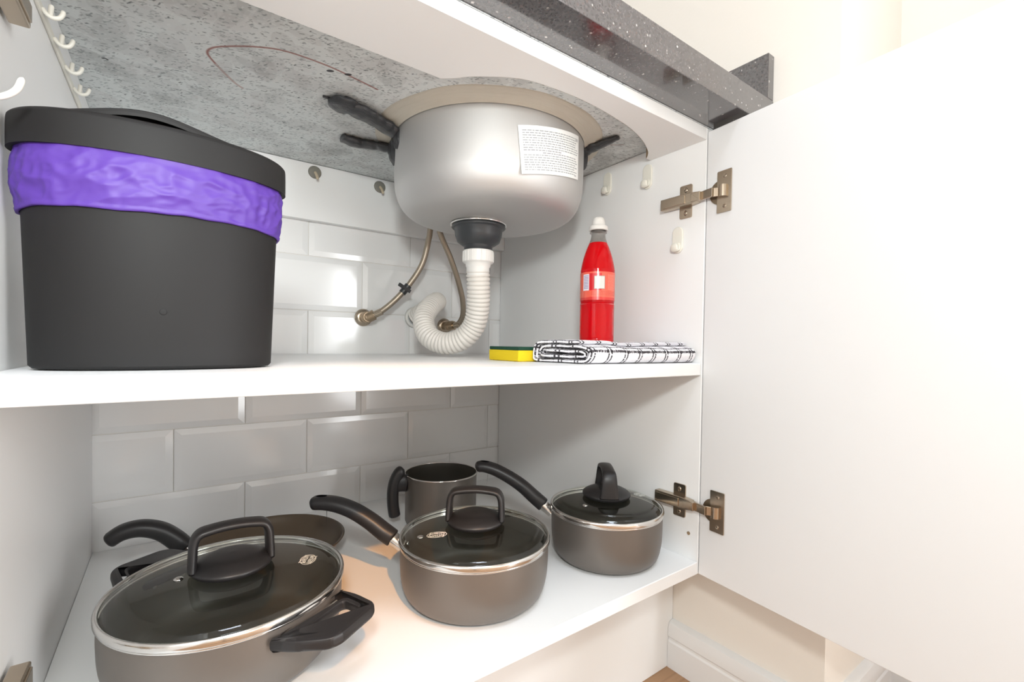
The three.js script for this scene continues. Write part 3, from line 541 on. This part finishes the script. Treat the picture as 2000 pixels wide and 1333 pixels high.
// right saucepan
{
  const t = thing('saucepan', 'smaller grey saucepan with glass lid beside the lower hinge at the right', 'saucepan', [-0.0965, 0, 0.4395]);
  const R = 0.0842, H = 0.0715; potBody(t, R, H, 0.88); lid(t, R + 0.0022, H + 0.0048, deg(50), [deg(17), deg(20), deg(172), 0.62, 0.70]);
  longHandle(t, deg(-136), [[0.096, 0.0700], [0.112, 0.0830], [0.132, 0.0995], [0.156, 0.1140], [0.180, 0.1245], [0.198, 0.1275], [0.208, 0.1245]], { wid: 0.0112, th: 0.0100 });
  part('rivet', rivet(R, deg(-132), 0.055), M.chrome, t); part('rivet', rivet(R, deg(-142), 0.055), M.chrome, t);
}
// casserole, front left
function sideHandle(t, R, y, az, label) {
  const o = round([[-0.004, -0.046], [0.018, -0.043], [0.048, -0.032], [0.054, -0.022], [0.054, 0.022], [0.048, 0.032], [0.018, 0.043], [-0.004, 0.046]], [0.001, 0.01, 0.010, 0.006, 0.006, 0.010, 0.01, 0.001]);
  const s = round([[0.014, -0.028], [0.038, -0.020], [0.038, 0.020], [0.014, 0.028]], 0.006); o.holes.push(new THREE.Path(s.getPoints(6)));
  const g = toCreasedNormals(slab(o, 0.0110, 0.0038, 10, 5), 0.7).rotateX(-Math.PI / 2).translate(0, -0.0055, 0).rotateZ(0.10).translate(R, y, 0).rotateY(-az);
  part('handle', g, M.bakelite, t, label);
}
{
  const t = thing('casserole', 'wide grey casserole with two loop handles and a glass lid, front left', 'casserole', [-0.5915, 0, 0.381]);
  const R = 0.1058, H = 0.0712; potBody(t, R, H, 0.84); lid(t, R + 0.0024, H + 0.0048, deg(0), [deg(16), deg(62), deg(-178), 0.42, 0.66]);
  sideHandle(t, R - 0.002, 0.0600, deg(56)); sideHandle(t, R - 0.002, 0.0600, deg(-121));
  for (const a of [56, -121]) part('handle_bracket', new RoundedBoxGeometry(0.004, 0.014, 0.062, 2, 0.001).translate(R + 0.0002, 0.056, 0).rotateY(-deg(a)), M.chrome, t);
  part('rivet', rivet(R, deg(-113), 0.056), M.chrome, t); part('rivet', rivet(R, deg(-129), 0.056), M.chrome, t);
}
// frying pan behind it
{
  const t = thing('frying_pan', 'brown lined frying pan without a lid behind the casserole', 'frying pan', [-0.5240, 0, 0.1800]);
  const R = 0.1010, H = 0.0330;
  part('body', lathe(smooth([[0.0001, 0], [0.050, 0], [0.068, 0.0004], [0.0735, 0.003], [0.084, 0.012], [0.094, 0.023], [R, H]], 50).map(([r, y]) => [r, Math.max(0, y)]), 96), M.potOut, t);
  part('lining', lathe(smooth([[R, H + 0.0002], [R - 0.0030, H + 0.0004], [0.0905, 0.0225], [0.0805, 0.012], [0.070, 0.0048], [0.045, 0.0030], [0.0001, 0.0030]], 50), 96), M.panIn, t, 'dark brown non-stick lining');
  longHandle(t, deg(-172), [[0.104, 0.0400], [0.115, 0.0540], [0.132, 0.0690], [0.152, 0.0760], [0.171, 0.0740], [0.187, 0.0640]], { hole: false, wid: 0.0128, th: 0.0112 });
  part('rivet', new THREE.SphereGeometry(0.0042, 16, 10).scale(0.5, 1, 1).rotateZ(0.7).translate(R - 0.010, 0.0245, 0).rotateY(-deg(-172)), M.chrome, t);
}
// milk pot
{
  const t = thing('milk_pot', 'tall straight grey milk pot without a lid by the tiled wall', 'milk pot', [-0.2422, 0, 0.1700]);
  const R = 0.0648, H = 0.0885;
  part('body', lathe([[0.0001, 0], [R - 0.006, 0], [R - 0.0022, 0.0014], [R - 0.0004, 0.006], [R - 0.0002, H * 0.9], [R + 0.0008, H]], 96), M.potOut, t);
  part('lining', lathe([[R - 0.0002, H + 0.0002], [R - 0.0020, H * 0.9], [R - 0.0026, 0.007], [R - 0.006, 0.003], [0.0001, 0.003]], 96), M.potIn, t, 'dark non-stick lining');
  part('rim', new THREE.TorusGeometry(R + 0.0003, 0.0013, 10, 128).rotateX(Math.PI / 2).translate(0, H, 0), M.chrome, t, 'thin bare metal rim');
  const g = [sweep([[0.0845, 0.0180], [0.0880, 0.0400], [0.0885, 0.0640], [0.0850, 0.0820], [0.0770, 0.0960], [0.0690, 0.1005]].map(([r, y]) => V(r, y, 0)), { n: 50, m: 18, p: 2.6, w: u => 0.0095 * cap(u, 0.05, 0.08), h: u => 0.0098 * cap(u, 0.05, 0.08) }),
    sweep([[0.0640, 0.0760], [0.0720, 0.0770], [0.0860, 0.0780]].map(([r, y]) => V(r, y, 0)), { n: 12, m: 16, p: 2.6, w: () => 0.0085, h: () => 0.0150 })];
  part('handle', g.map(q => q.rotateY(-deg(-172))), M.bakelite, t);
  part('rivet', rivet(R, deg(-166), 0.076), M.chrome, t);
}

// ------------------------------------------------------------------ waste bin and its bag
{
  const at = [-0.6480, SH, 0.4560];
  const t = thing('waste_bin', 'oval black plastic waste bin with a lid at the left end of the shelf', 'waste bin', at);
  const ZB = 0.50;                                     // the bin is oval: shallower than wide
  part('body', lathe([[0.0001, 0.0004], [0.070, 0.0004], [0.0765, 0.0012], [0.0787, 0.0035], [0.0822, 0.1080], [0.0848, 0.1580], [0.0848, 0.1600], [0.0828, 0.1600], [0.0800, 0.1080], [0.0765, 0.0060], [0.0001, 0.0040]], 128).scale(1, 1, ZB), M.binBlack, t);
  const L = grp('lid', t);
  part('lid_ring', lathe(smooth([[0.0855, 0.1572], [0.0893, 0.1572], [0.0897, 0.1585], [0.0896, 0.1760], [0.0885, 0.1800], [0.0850, 0.1822], [0.0805, 0.1822], [0.0795, 0.1800], [0.0795, 0.1640]], 50), 128).scale(1, 1, ZB), M.binBlack, L);
  // the swing flap: shallow dome, raised along its front edge with a finger hollow
  const flap = lathe(smooth([[0.0785, 0.1770], [0.0788, 0.1800], [0.0765, 0.1822], [0.0600, 0.1842], [0.0300, 0.1855], [0.0001, 0.1858]], 40), 96), p = flap.attributes.position;
  for (let i = 0; i < p.count; i++) { const x = p.getX(i), z = p.getZ(i), y = p.getY(i); const r = Math.hypot(x, z), an = Math.atan2(z, x) - 1.68, a = Math.exp(-an * an / (2 * 0.34 ** 2)) * THREE.MathUtils.smoothstep(r, 0.030, 0.076); p.setY(i, y + 0.0085 * a + 0.0008); }
  flap.scale(1, 1, ZB); flap.computeVertexNormals();
  part('flap', flap, M.binBlack, L);
  for (const [x, y, z] of [[0.0, 0.044, 0.0796], [-0.004, 0.115, 0.0820]]) { const b = new THREE.SphereGeometry(0.0024, 14, 10).scale(1, 1, 0.14); if (y < 0.1) part('moulding_mark', b.translate(x, y, z * ZB + 0.0002), M.binBlack, t); }
  // purple bag folded over the rim
  const n = 300, m = 40, pos = [], uv = [], idx = [];
  const fold = (a, v) => { // sharp creases
    let s = 0; for (const [f, k, amp, z] of [[5, 6, 1.0, 1], [11, 5, 0.6, 2], [17, 12, 0.35, 3]]) { const q = perlin.noise(Math.cos(a) * f * 0.5 + z * 9, Math.sin(a) * f * 0.5, v * k * 0.5 + z + Math.sin(a * 3) * 0.4); s += amp * (1 - Math.abs(q) * 2.6); } return s; };
  for (const side of [0, 1]) for (let i = 0; i <= n; i++) for (let j = 0; j <= m; j++) {
    const a = i / n * 6.283185307, v = j / m;
    const low = 0.1135 + 0.0035 * Math.sin(a * 1 + 0.4) + 0.0016 * perlin.noise(Math.cos(a) * 4, Math.sin(a) * 4, 0.5), hi = 0.1590;
    const y = lerp(low, hi, v), base = lerp(0.0826, 0.0847, v), bulge = 0.0016 * Math.sin(Math.PI * Math.min(1, v * 1.05)) + 0.0009;
    const r = side ? base + 0.0003 : base + bulge + 0.0014 * fold(a, v) * Math.sin(Math.PI * (0.12 + 0.76 * v)) + (v < 0.06 ? 0.0006 : 0);
    pos.push(Math.cos(a) * r, y, Math.sin(a) * (base * ZB + (r - base))); uv.push(i / n, v);
  }
  const K = m + 1, S = (n + 1) * K;
  for (let i = 0; i < n; i++) { for (let j = 0; j < m; j++) { const a = i * K + j; idx.push(a, a + 1, a + K, a + 1, a + K + 1, a + K); const b = a + S; idx.push(b, b + K, b + 1, b + 1, b + K, b + K + 1); } const a = i * K; idx.push(a, a + K, a + S, a + K, a + K + S, a + S); }
  const g = new THREE.BufferGeometry(); g.setAttribute('position', new THREE.Float32BufferAttribute(pos, 3)); g.setAttribute('uv', new THREE.Float32BufferAttribute(uv, 2)); g.setIndex(idx); g.computeVertexNormals();
  const b = new THREE.Mesh(g, M.bag); b.name = 'bin_bag'; b.position.set(at[0], at[1] + G, at[2]); b.castShadow = b.receiveShadow = true; scene.add(b);
  tag(b, 'crumpled purple plastic bag folded over the rim of the black waste bin', 'bin bag');
}

// ------------------------------------------------------------------ bottle, sponge, towel
{
  const t = thing('detergent_bottle', 'clear plastic bottle of bright red liquid with a white cap behind the towel', 'bottle', [-0.0885, SH, 0.4050]);
  const R = 0.0272;
  const prof = smooth([[0.0001, 0.0015], [0.020, 0.0012], [0.0255, 0.004], [R, 0.010], [R, 0.0335], [R - 0.0012, 0.0355], [R, 0.0375], [R, 0.085], [R, 0.0895], [R - 0.0013, 0.0925], [R, 0.0955], [R, 0.139], [R - 0.0003, 0.146], [R - 0.0035, 0.162], [R - 0.0085, 0.178], [0.0143, 0.1885]], 120);
  // four shallow pressed panels on the lower half
  const body = lathe([...prof, [0.0001, 0.1885]], 96), p = body.attributes.position;
  for (let i = 0; i < p.count; i++) { const y = p.getY(i), a = Math.atan2(p.getZ(i), p.getX(i)); if (y > 0.040 && y < 0.084) { const k = Math.max(0, Math.cos(a * 6)) ** 0.5; p.setX(i, p.getX(i) * (1 - 0.025 * k)); p.setZ(i, p.getZ(i) * (1 - 0.025 * k)); } }
  body.computeVertexNormals();
  part('liquid_body', body, M.liquid, t, 'red liquid filling the bottle');
  part('neck', lathe([[0.0144, 0.1890], [0.0120, 0.1955], [0.0112, 0.2000], [0.0112, 0.2035], [0.0135, 0.2045], [0.0135, 0.2062], [0.0112, 0.2070], [0.0110, 0.2120]], 48), M.pet, t, 'clear empty neck');
  part('cap', lathe([[0.0122, 0.2085], [0.0148, 0.2085], [0.0150, 0.2105], [0.0148, 0.2150], [0.0125, 0.2165], [0.0105, 0.2175], [0.0100, 0.2240], [0.0085, 0.2285], [0.0050, 0.2305], [0.0001, 0.2308]], 48), M.whitePlastic, t, 'white push-pull cap');
  const [c, g] = canvas(1024, 256); g.fillStyle = '#f5664f'; g.fillRect(0, 0, 1024, 256);
  g.fillStyle = '#d81322'; g.fillRect(380, 0, 116, 256); g.fillStyle = '#f5664f'; g.fillRect(380, 170, 230, 60); g.fillRect(0, 0, 1024, 14); g.fillStyle = '#e23c35'; g.fillRect(0, 232, 1024, 24);
  g.fillStyle = '#dfe0dc'; g.fillRect(430, 40, 96, 116); g.strokeStyle = '#8f8f8c'; g.lineWidth = 4; g.strokeRect(430, 40, 96, 116);
  g.fillStyle = '#ece6f0'; g.fillRect(310, 20, 70, 150); for (let k = 0; k < 9; k++) { g.fillStyle = '#7d6ba6'; g.fillRect(318, 34 + k * 14, 54, 5); }
  for (let r = 0; r < 12; r++) { let x = 560; while (x < 860) { const w = 6 + rnd() * 16; g.fillStyle = 'rgba(250,170,150,0.8)'; g.fillRect(x, 26 + r * 12, w, 4); x += w + 5; } }
  for (let r = 0; r < 3; r++) { let x = 400; while (x < 860) { const w = 8 + rnd() * 20; g.fillStyle = 'rgba(150,30,30,0.5)'; g.fillRect(x, 180 + r * 14, w, 4); x += w + 5; } }
  const LM = std({ map: canvasTex(c), roughness: 0.25, clearcoat: 0.4 });
  const lb = new THREE.CylinderGeometry(R + 0.0005, R + 0.0005, 0.0440, 96, 1, true).rotateY(-3.62).translate(0, 0.1175, 0);
  part('label', merge([lb, new THREE.CylinderGeometry(R + 0.0003, R + 0.0003, 0.0440, 96, 1, true).rotateY(-3.62).translate(0, 0.1175, 0)]), LM, t, 'orange red label with a white box');
}
{
  const t = thing('sponge', 'yellow kitchen sponge with a green scouring top left of the folded towel', 'sponge', [-0.2055, SH, 0.3880]);
  const lump = (g, a) => { const p = g.attributes.position; for (let i = 0; i < p.count; i++) { p.setX(i, p.getX(i) + a * perlin.noise(p.getX(i) * 90, p.getY(i) * 90, p.getZ(i) * 90)); p.setY(i, p.getY(i) + a * 0.6 * perlin.noise(p.getX(i) * 70 + 5, 3, p.getZ(i) * 70)); } g.computeVertexNormals(); return g; };
  part('foam', lump(new RoundedBoxGeometry(0.110, 0.0155, 0.074, 6, 0.002), 0.0005).translate(0, 0.0080, 0), M.sponge, t);
  part('scouring_pad', lump(new RoundedBoxGeometry(0.109, 0.0050, 0.0735, 6, 0.0015), 0.0010).translate(0, 0.0180, 0), M.scourer, t, 'dark green scouring pad');
}
{ // folded tea towel: one sheet rolled flat on itself
  const [c, g] = canvas(1024, 1024); g.fillStyle = '#f1eef2'; g.fillRect(0, 0, 1024, 1024);
  const line = (pos, vert) => { for (let k = 0; k < 1024; k += 5) { if (rnd() < 0.10) continue; const o = (rnd() - 0.5) * 5, w = 15 + rnd() * 9; g.fillStyle = `rgba(36,32,36,${0.7 + rnd() * 0.3})`; vert ? g.fillRect(pos + o - w / 2, k, w, 6) : g.fillRect(k, pos + o - w / 2, 6, w); } };
  // texture covers 0.115 m by 0.115 m and repeats; double dark lines four times each way
  for (let k = 0; k < 4; k++) { for (const d of [0, 46]) { line(70 + k * 256 + d, true); line(60 + k * 256 + d, false); } }
  const tex = canvasTex(c); const terry = dataTex(256, 256, (u, v, x, y) => 128 + 70 * Math.sin(x * 0.8) * Math.sin(y * 0.8) + 60 * tnoise(u, v, 50, 6));
  const TM = std({ map: tex, roughness: 0.95, bumpMap: terry, bumpScale: 0.0012, sheen: 0.3 });
  // centre line of the sheet in (z, y), folded five deep
  const th = 0.0046;
  const path = [[0.010, 0.0150], [0.040, 0.0140], [0.062, 0.0138], [0.0700, 0.0120], [0.0700, 0.0095], [0.0630, 0.0080], [0.030, 0.0078], [0.006, 0.0085], [-0.0005, 0.0110], [-0.0005, 0.0160], [0.006, 0.0195], [0.030, 0.0200], [0.062, 0.0195], [0.0765, 0.0165], [0.0800, 0.0120], [0.0770, 0.0055], [0.068, 0.0026], [0.030, 0.0024], [-0.004, 0.0027], [-0.0085, 0.0080], [-0.0085, 0.0180], [-0.003, 0.0240], [0.020, 0.0250], [0.050, 0.0248], [0.064, 0.0245]];
  const cv = new THREE.SplineCurve(path.map(q => new THREE.Vector2(...q))), NP = 220, NX = 90, X0 = -0.224, X1 = -0.0055;
  const P = cv.getSpacedPoints(NP), len = cv.getLength(), pos = [], uv = [], idx = [];
  for (const sd of [1, -1]) for (let i = 0; i <= NP; i++) {
    const q = P[i], T = cv.getTangentAt(i / NP), nx = -T.y, ny = T.x;
    const e = Math.min(1, Math.min(i, NP - i) / 2);
    for (let j = 0; j <= NX; j++) {
      const s = j / NX, edge = Math.min(1, Math.min(j, NX - j) / 1.2);
      let x = lerp(X0, X1, s), z = q.x + sd * nx * th / 2 * (0.3 + 0.7 * e) * (0.35 + 0.65 * edge), y = q.y + sd * ny * th / 2 * (0.3 + 0.7 * e) * (0.35 + 0.65 * edge);
      const lift = lerp(1.08, 1.16, s) + 0.05 * Math.sin(s * 5 + 1) - 0.10 * Math.exp(-((s - 0.40) ** 2) / 0.02) * (y > 0.02 ? 1 : 0.5);
      y = Math.max(0.0004, y * lift + 0.0007 * perlin.noise(x * 40, z * 60, 3) * (y > 0.003 ? 1 : 0.1));
      x += (1 - s) * (0.012 * (q.x - 0.03) / 0.05) + (1 - s) ** 6 * 0.010 * perlin.noise(i * 0.05, 1.5, 2) ;
      z += 0.0015 * perlin.noise(x * 30, y * 40, 9) + s * 0.012;
      pos.push(x, y, z); uv.push((lerp(X0, X1, s)) / 0.115, i / NP * len / 0.115);
    }
  }
  const K = NX + 1, S = (NP + 1) * K;
  for (let i = 0; i < NP; i++) for (let j = 0; j < NX; j++) { const a = i * K + j, b = a + S; idx.push(a, a + 1, a + K, a + 1, a + K + 1, a + K, b, b + K, b + 1, b + 1, b + K, b + K + 1); }
  for (let i = 0; i < NP; i++) for (const j of [0, NX]) { const a = i * K + j; j ? idx.push(a, a + S, a + K, a + K, a + S, a + K + S) : idx.push(a, a + K, a + S, a + K, a + K + S, a + S); }
  for (const i of [0, NP]) for (let j = 0; j < NX; j++) { const a = i * K + j; idx.push(a, a + S, a + 1, a + 1, a + S, a + S + 1); }
  const gg = new THREE.BufferGeometry(); gg.setAttribute('position', new THREE.Float32BufferAttribute(pos, 3)); gg.setAttribute('uv', new THREE.Float32BufferAttribute(uv, 2)); gg.setIndex(idx); gg.computeVertexNormals();
  const m = new THREE.Mesh(gg, TM); m.name = 'tea_towel'; m.position.set(0, SH + G + 0.0002, 0.4370); m.castShadow = m.receiveShadow = true; scene.add(m);
  tag(m, 'folded white tea towel with a black check at the right end of the shelf', 'towel');
}

// ------------------------------------------------------------------ hooks
function adhesiveHook(name, label, pos, turn) {   // local: +z away from the panel
  const t = thing(name, label, 'hook', pos, turn, 'white stick-on hooks');
  part('back_plate', slab(stadium(0.0185, 0.041, 16), 0.0034, 0.0013, 16, 3), M.cream, t);
  part('prong', sweep([V(0, -0.004, 0.0015), V(0, -0.0120, 0.0035), V(0, -0.0165, 0.0065), V(0, -0.0165, 0.0095), V(0, -0.0120, 0.0110), V(0, -0.0060, 0.0105)], { side: V(1, 0, 0), n: 30, m: 16, w: u => 0.0064 * cap(u, 0.05, 0.2), h: u => 0.0022 * cap(u, 0.02, 0.15) }), M.cream, t);
  return t;
}
const hk = adhesiveHook('adhesive_hook', 'white stick-on hook highest on the right panel, beside the sink bowl', [0, 0.6205, 0.3425], -Math.PI / 2);
copyOf(hk, [0, 0.6085, 0.4315], -Math.PI / 2, 'white stick-on hook on the right panel under the sawn arc of the rail');
copyOf(hk, [0, 0.4925, 0.4920], -Math.PI / 2, 'white stick-on hook on the right panel just below the upper hinge');
{ // big prong at the left edge of the picture
  const t = thing('adhesive_hook', 'white stick-on hook alone on the left panel above the waste bin', 'hook', [XL, 0.4870, 0.5040], Math.PI / 2, 'white stick-on hooks');
  part('back_plate', slab(stadium(0.0125, 0.040, 14), 0.0032, 0.0012, 14, 3), M.cream, t);
  part('prong', sweep([V(0, -0.0120, 0.001), V(0, -0.0125, 0.0050), V(0, -0.0105, 0.0105), V(0, -0.0050, 0.0160), V(0, 0.0040, 0.0190)], { side: V(1, 0, 0), n: 30, m: 14, w: u => 0.0021 * cap(u, 0.02, 0.12), h: u => 0.0019 * cap(u, 0.02, 0.12) }), M.cream, t);
}
{
  const t = thing('hook_rail', 'cream rail with a row of curved hooks high on the left panel', 'hook rail', [XL, 0.6160, 0.2700], Math.PI / 2);
  // local x = world -z, local z = away from the panel
  part('rail', slab(stadium(0.008, 0.290, 8), 0.0030, 0.0010, 10, 2).rotateZ(Math.PI / 2), M.cream, t);
  for (const zz of [0.4000, 0.3500, 0.3000, 0.2430, 0.1890]) {
    const x = 0.27 - zz;
    part('hook', [sweep([V(x, 0.000, 0.0030), V(x, -0.0040, 0.0055), V(x, -0.0062, 0.0095), V(x, -0.0050, 0.0135), V(x, -0.0010, 0.0160), V(x, 0.0032, 0.0168)], { side: V(1, 0, 0), n: 36, m: 14, w: u => 0.0022 * cap(u, 0.02, 0.1), h: u => 0.0018 * cap(u, 0.02, 0.1) }), sweep([V(x + 0.001, -0.0060, 0.0080), V(x, 0.0000, 0.0085), V(x, 0.0050, 0.0090)], { side: V(1, 0, 0), n: 14, m: 12, w: u => 0.0026 * cap(u, 0.05, 0.15), h: u => 0.0020 * cap(u, 0.05, 0.15) })], M.cream, t);
  }
}
function pegHook(label, pos) {
  const t = thing('peg_hook', label, 'hook', pos, 0, 'small grey peg hooks on the back rail');
  part('disc', lathe([[0.0001, 0.0036], [0.0085, 0.0034], [0.0112, 0.0018], [0.0116, 0], [0.0001, 0]], 32).rotateX(Math.PI / 2), std({ color: lin(0.22, 0.21, 0.18), roughness: 0.6 }), t, 'grey disc');
  part('peg', sweep([V(0, 0.000, 0.002), V(0.001, -0.006, 0.008), V(0.0015, -0.0135, 0.014), V(0.001, -0.0165, 0.0165)], { side: V(1, 0, 0), n: 24, m: 12, w: u => 0.0026 * cap(u, 0.02, 0.1), h: u => 0.0024 * cap(u, 0.02, 0.1) }), std({ color: lin(0.60, 0.50, 0.36), roughness: 0.5 }), t, 'tan peg');
  return t;
}
const ph = pegHook('small grey peg hook on the back rail beside the waste bin lid', [-0.4310, 0.6370, 0.0160]);
copyOf(ph, [-0.3080, 0.6360, 0.0160], 0, 'small grey peg hook on the back rail close to the sink bowl');

shade(scene);
renderer.render(scene, camera);
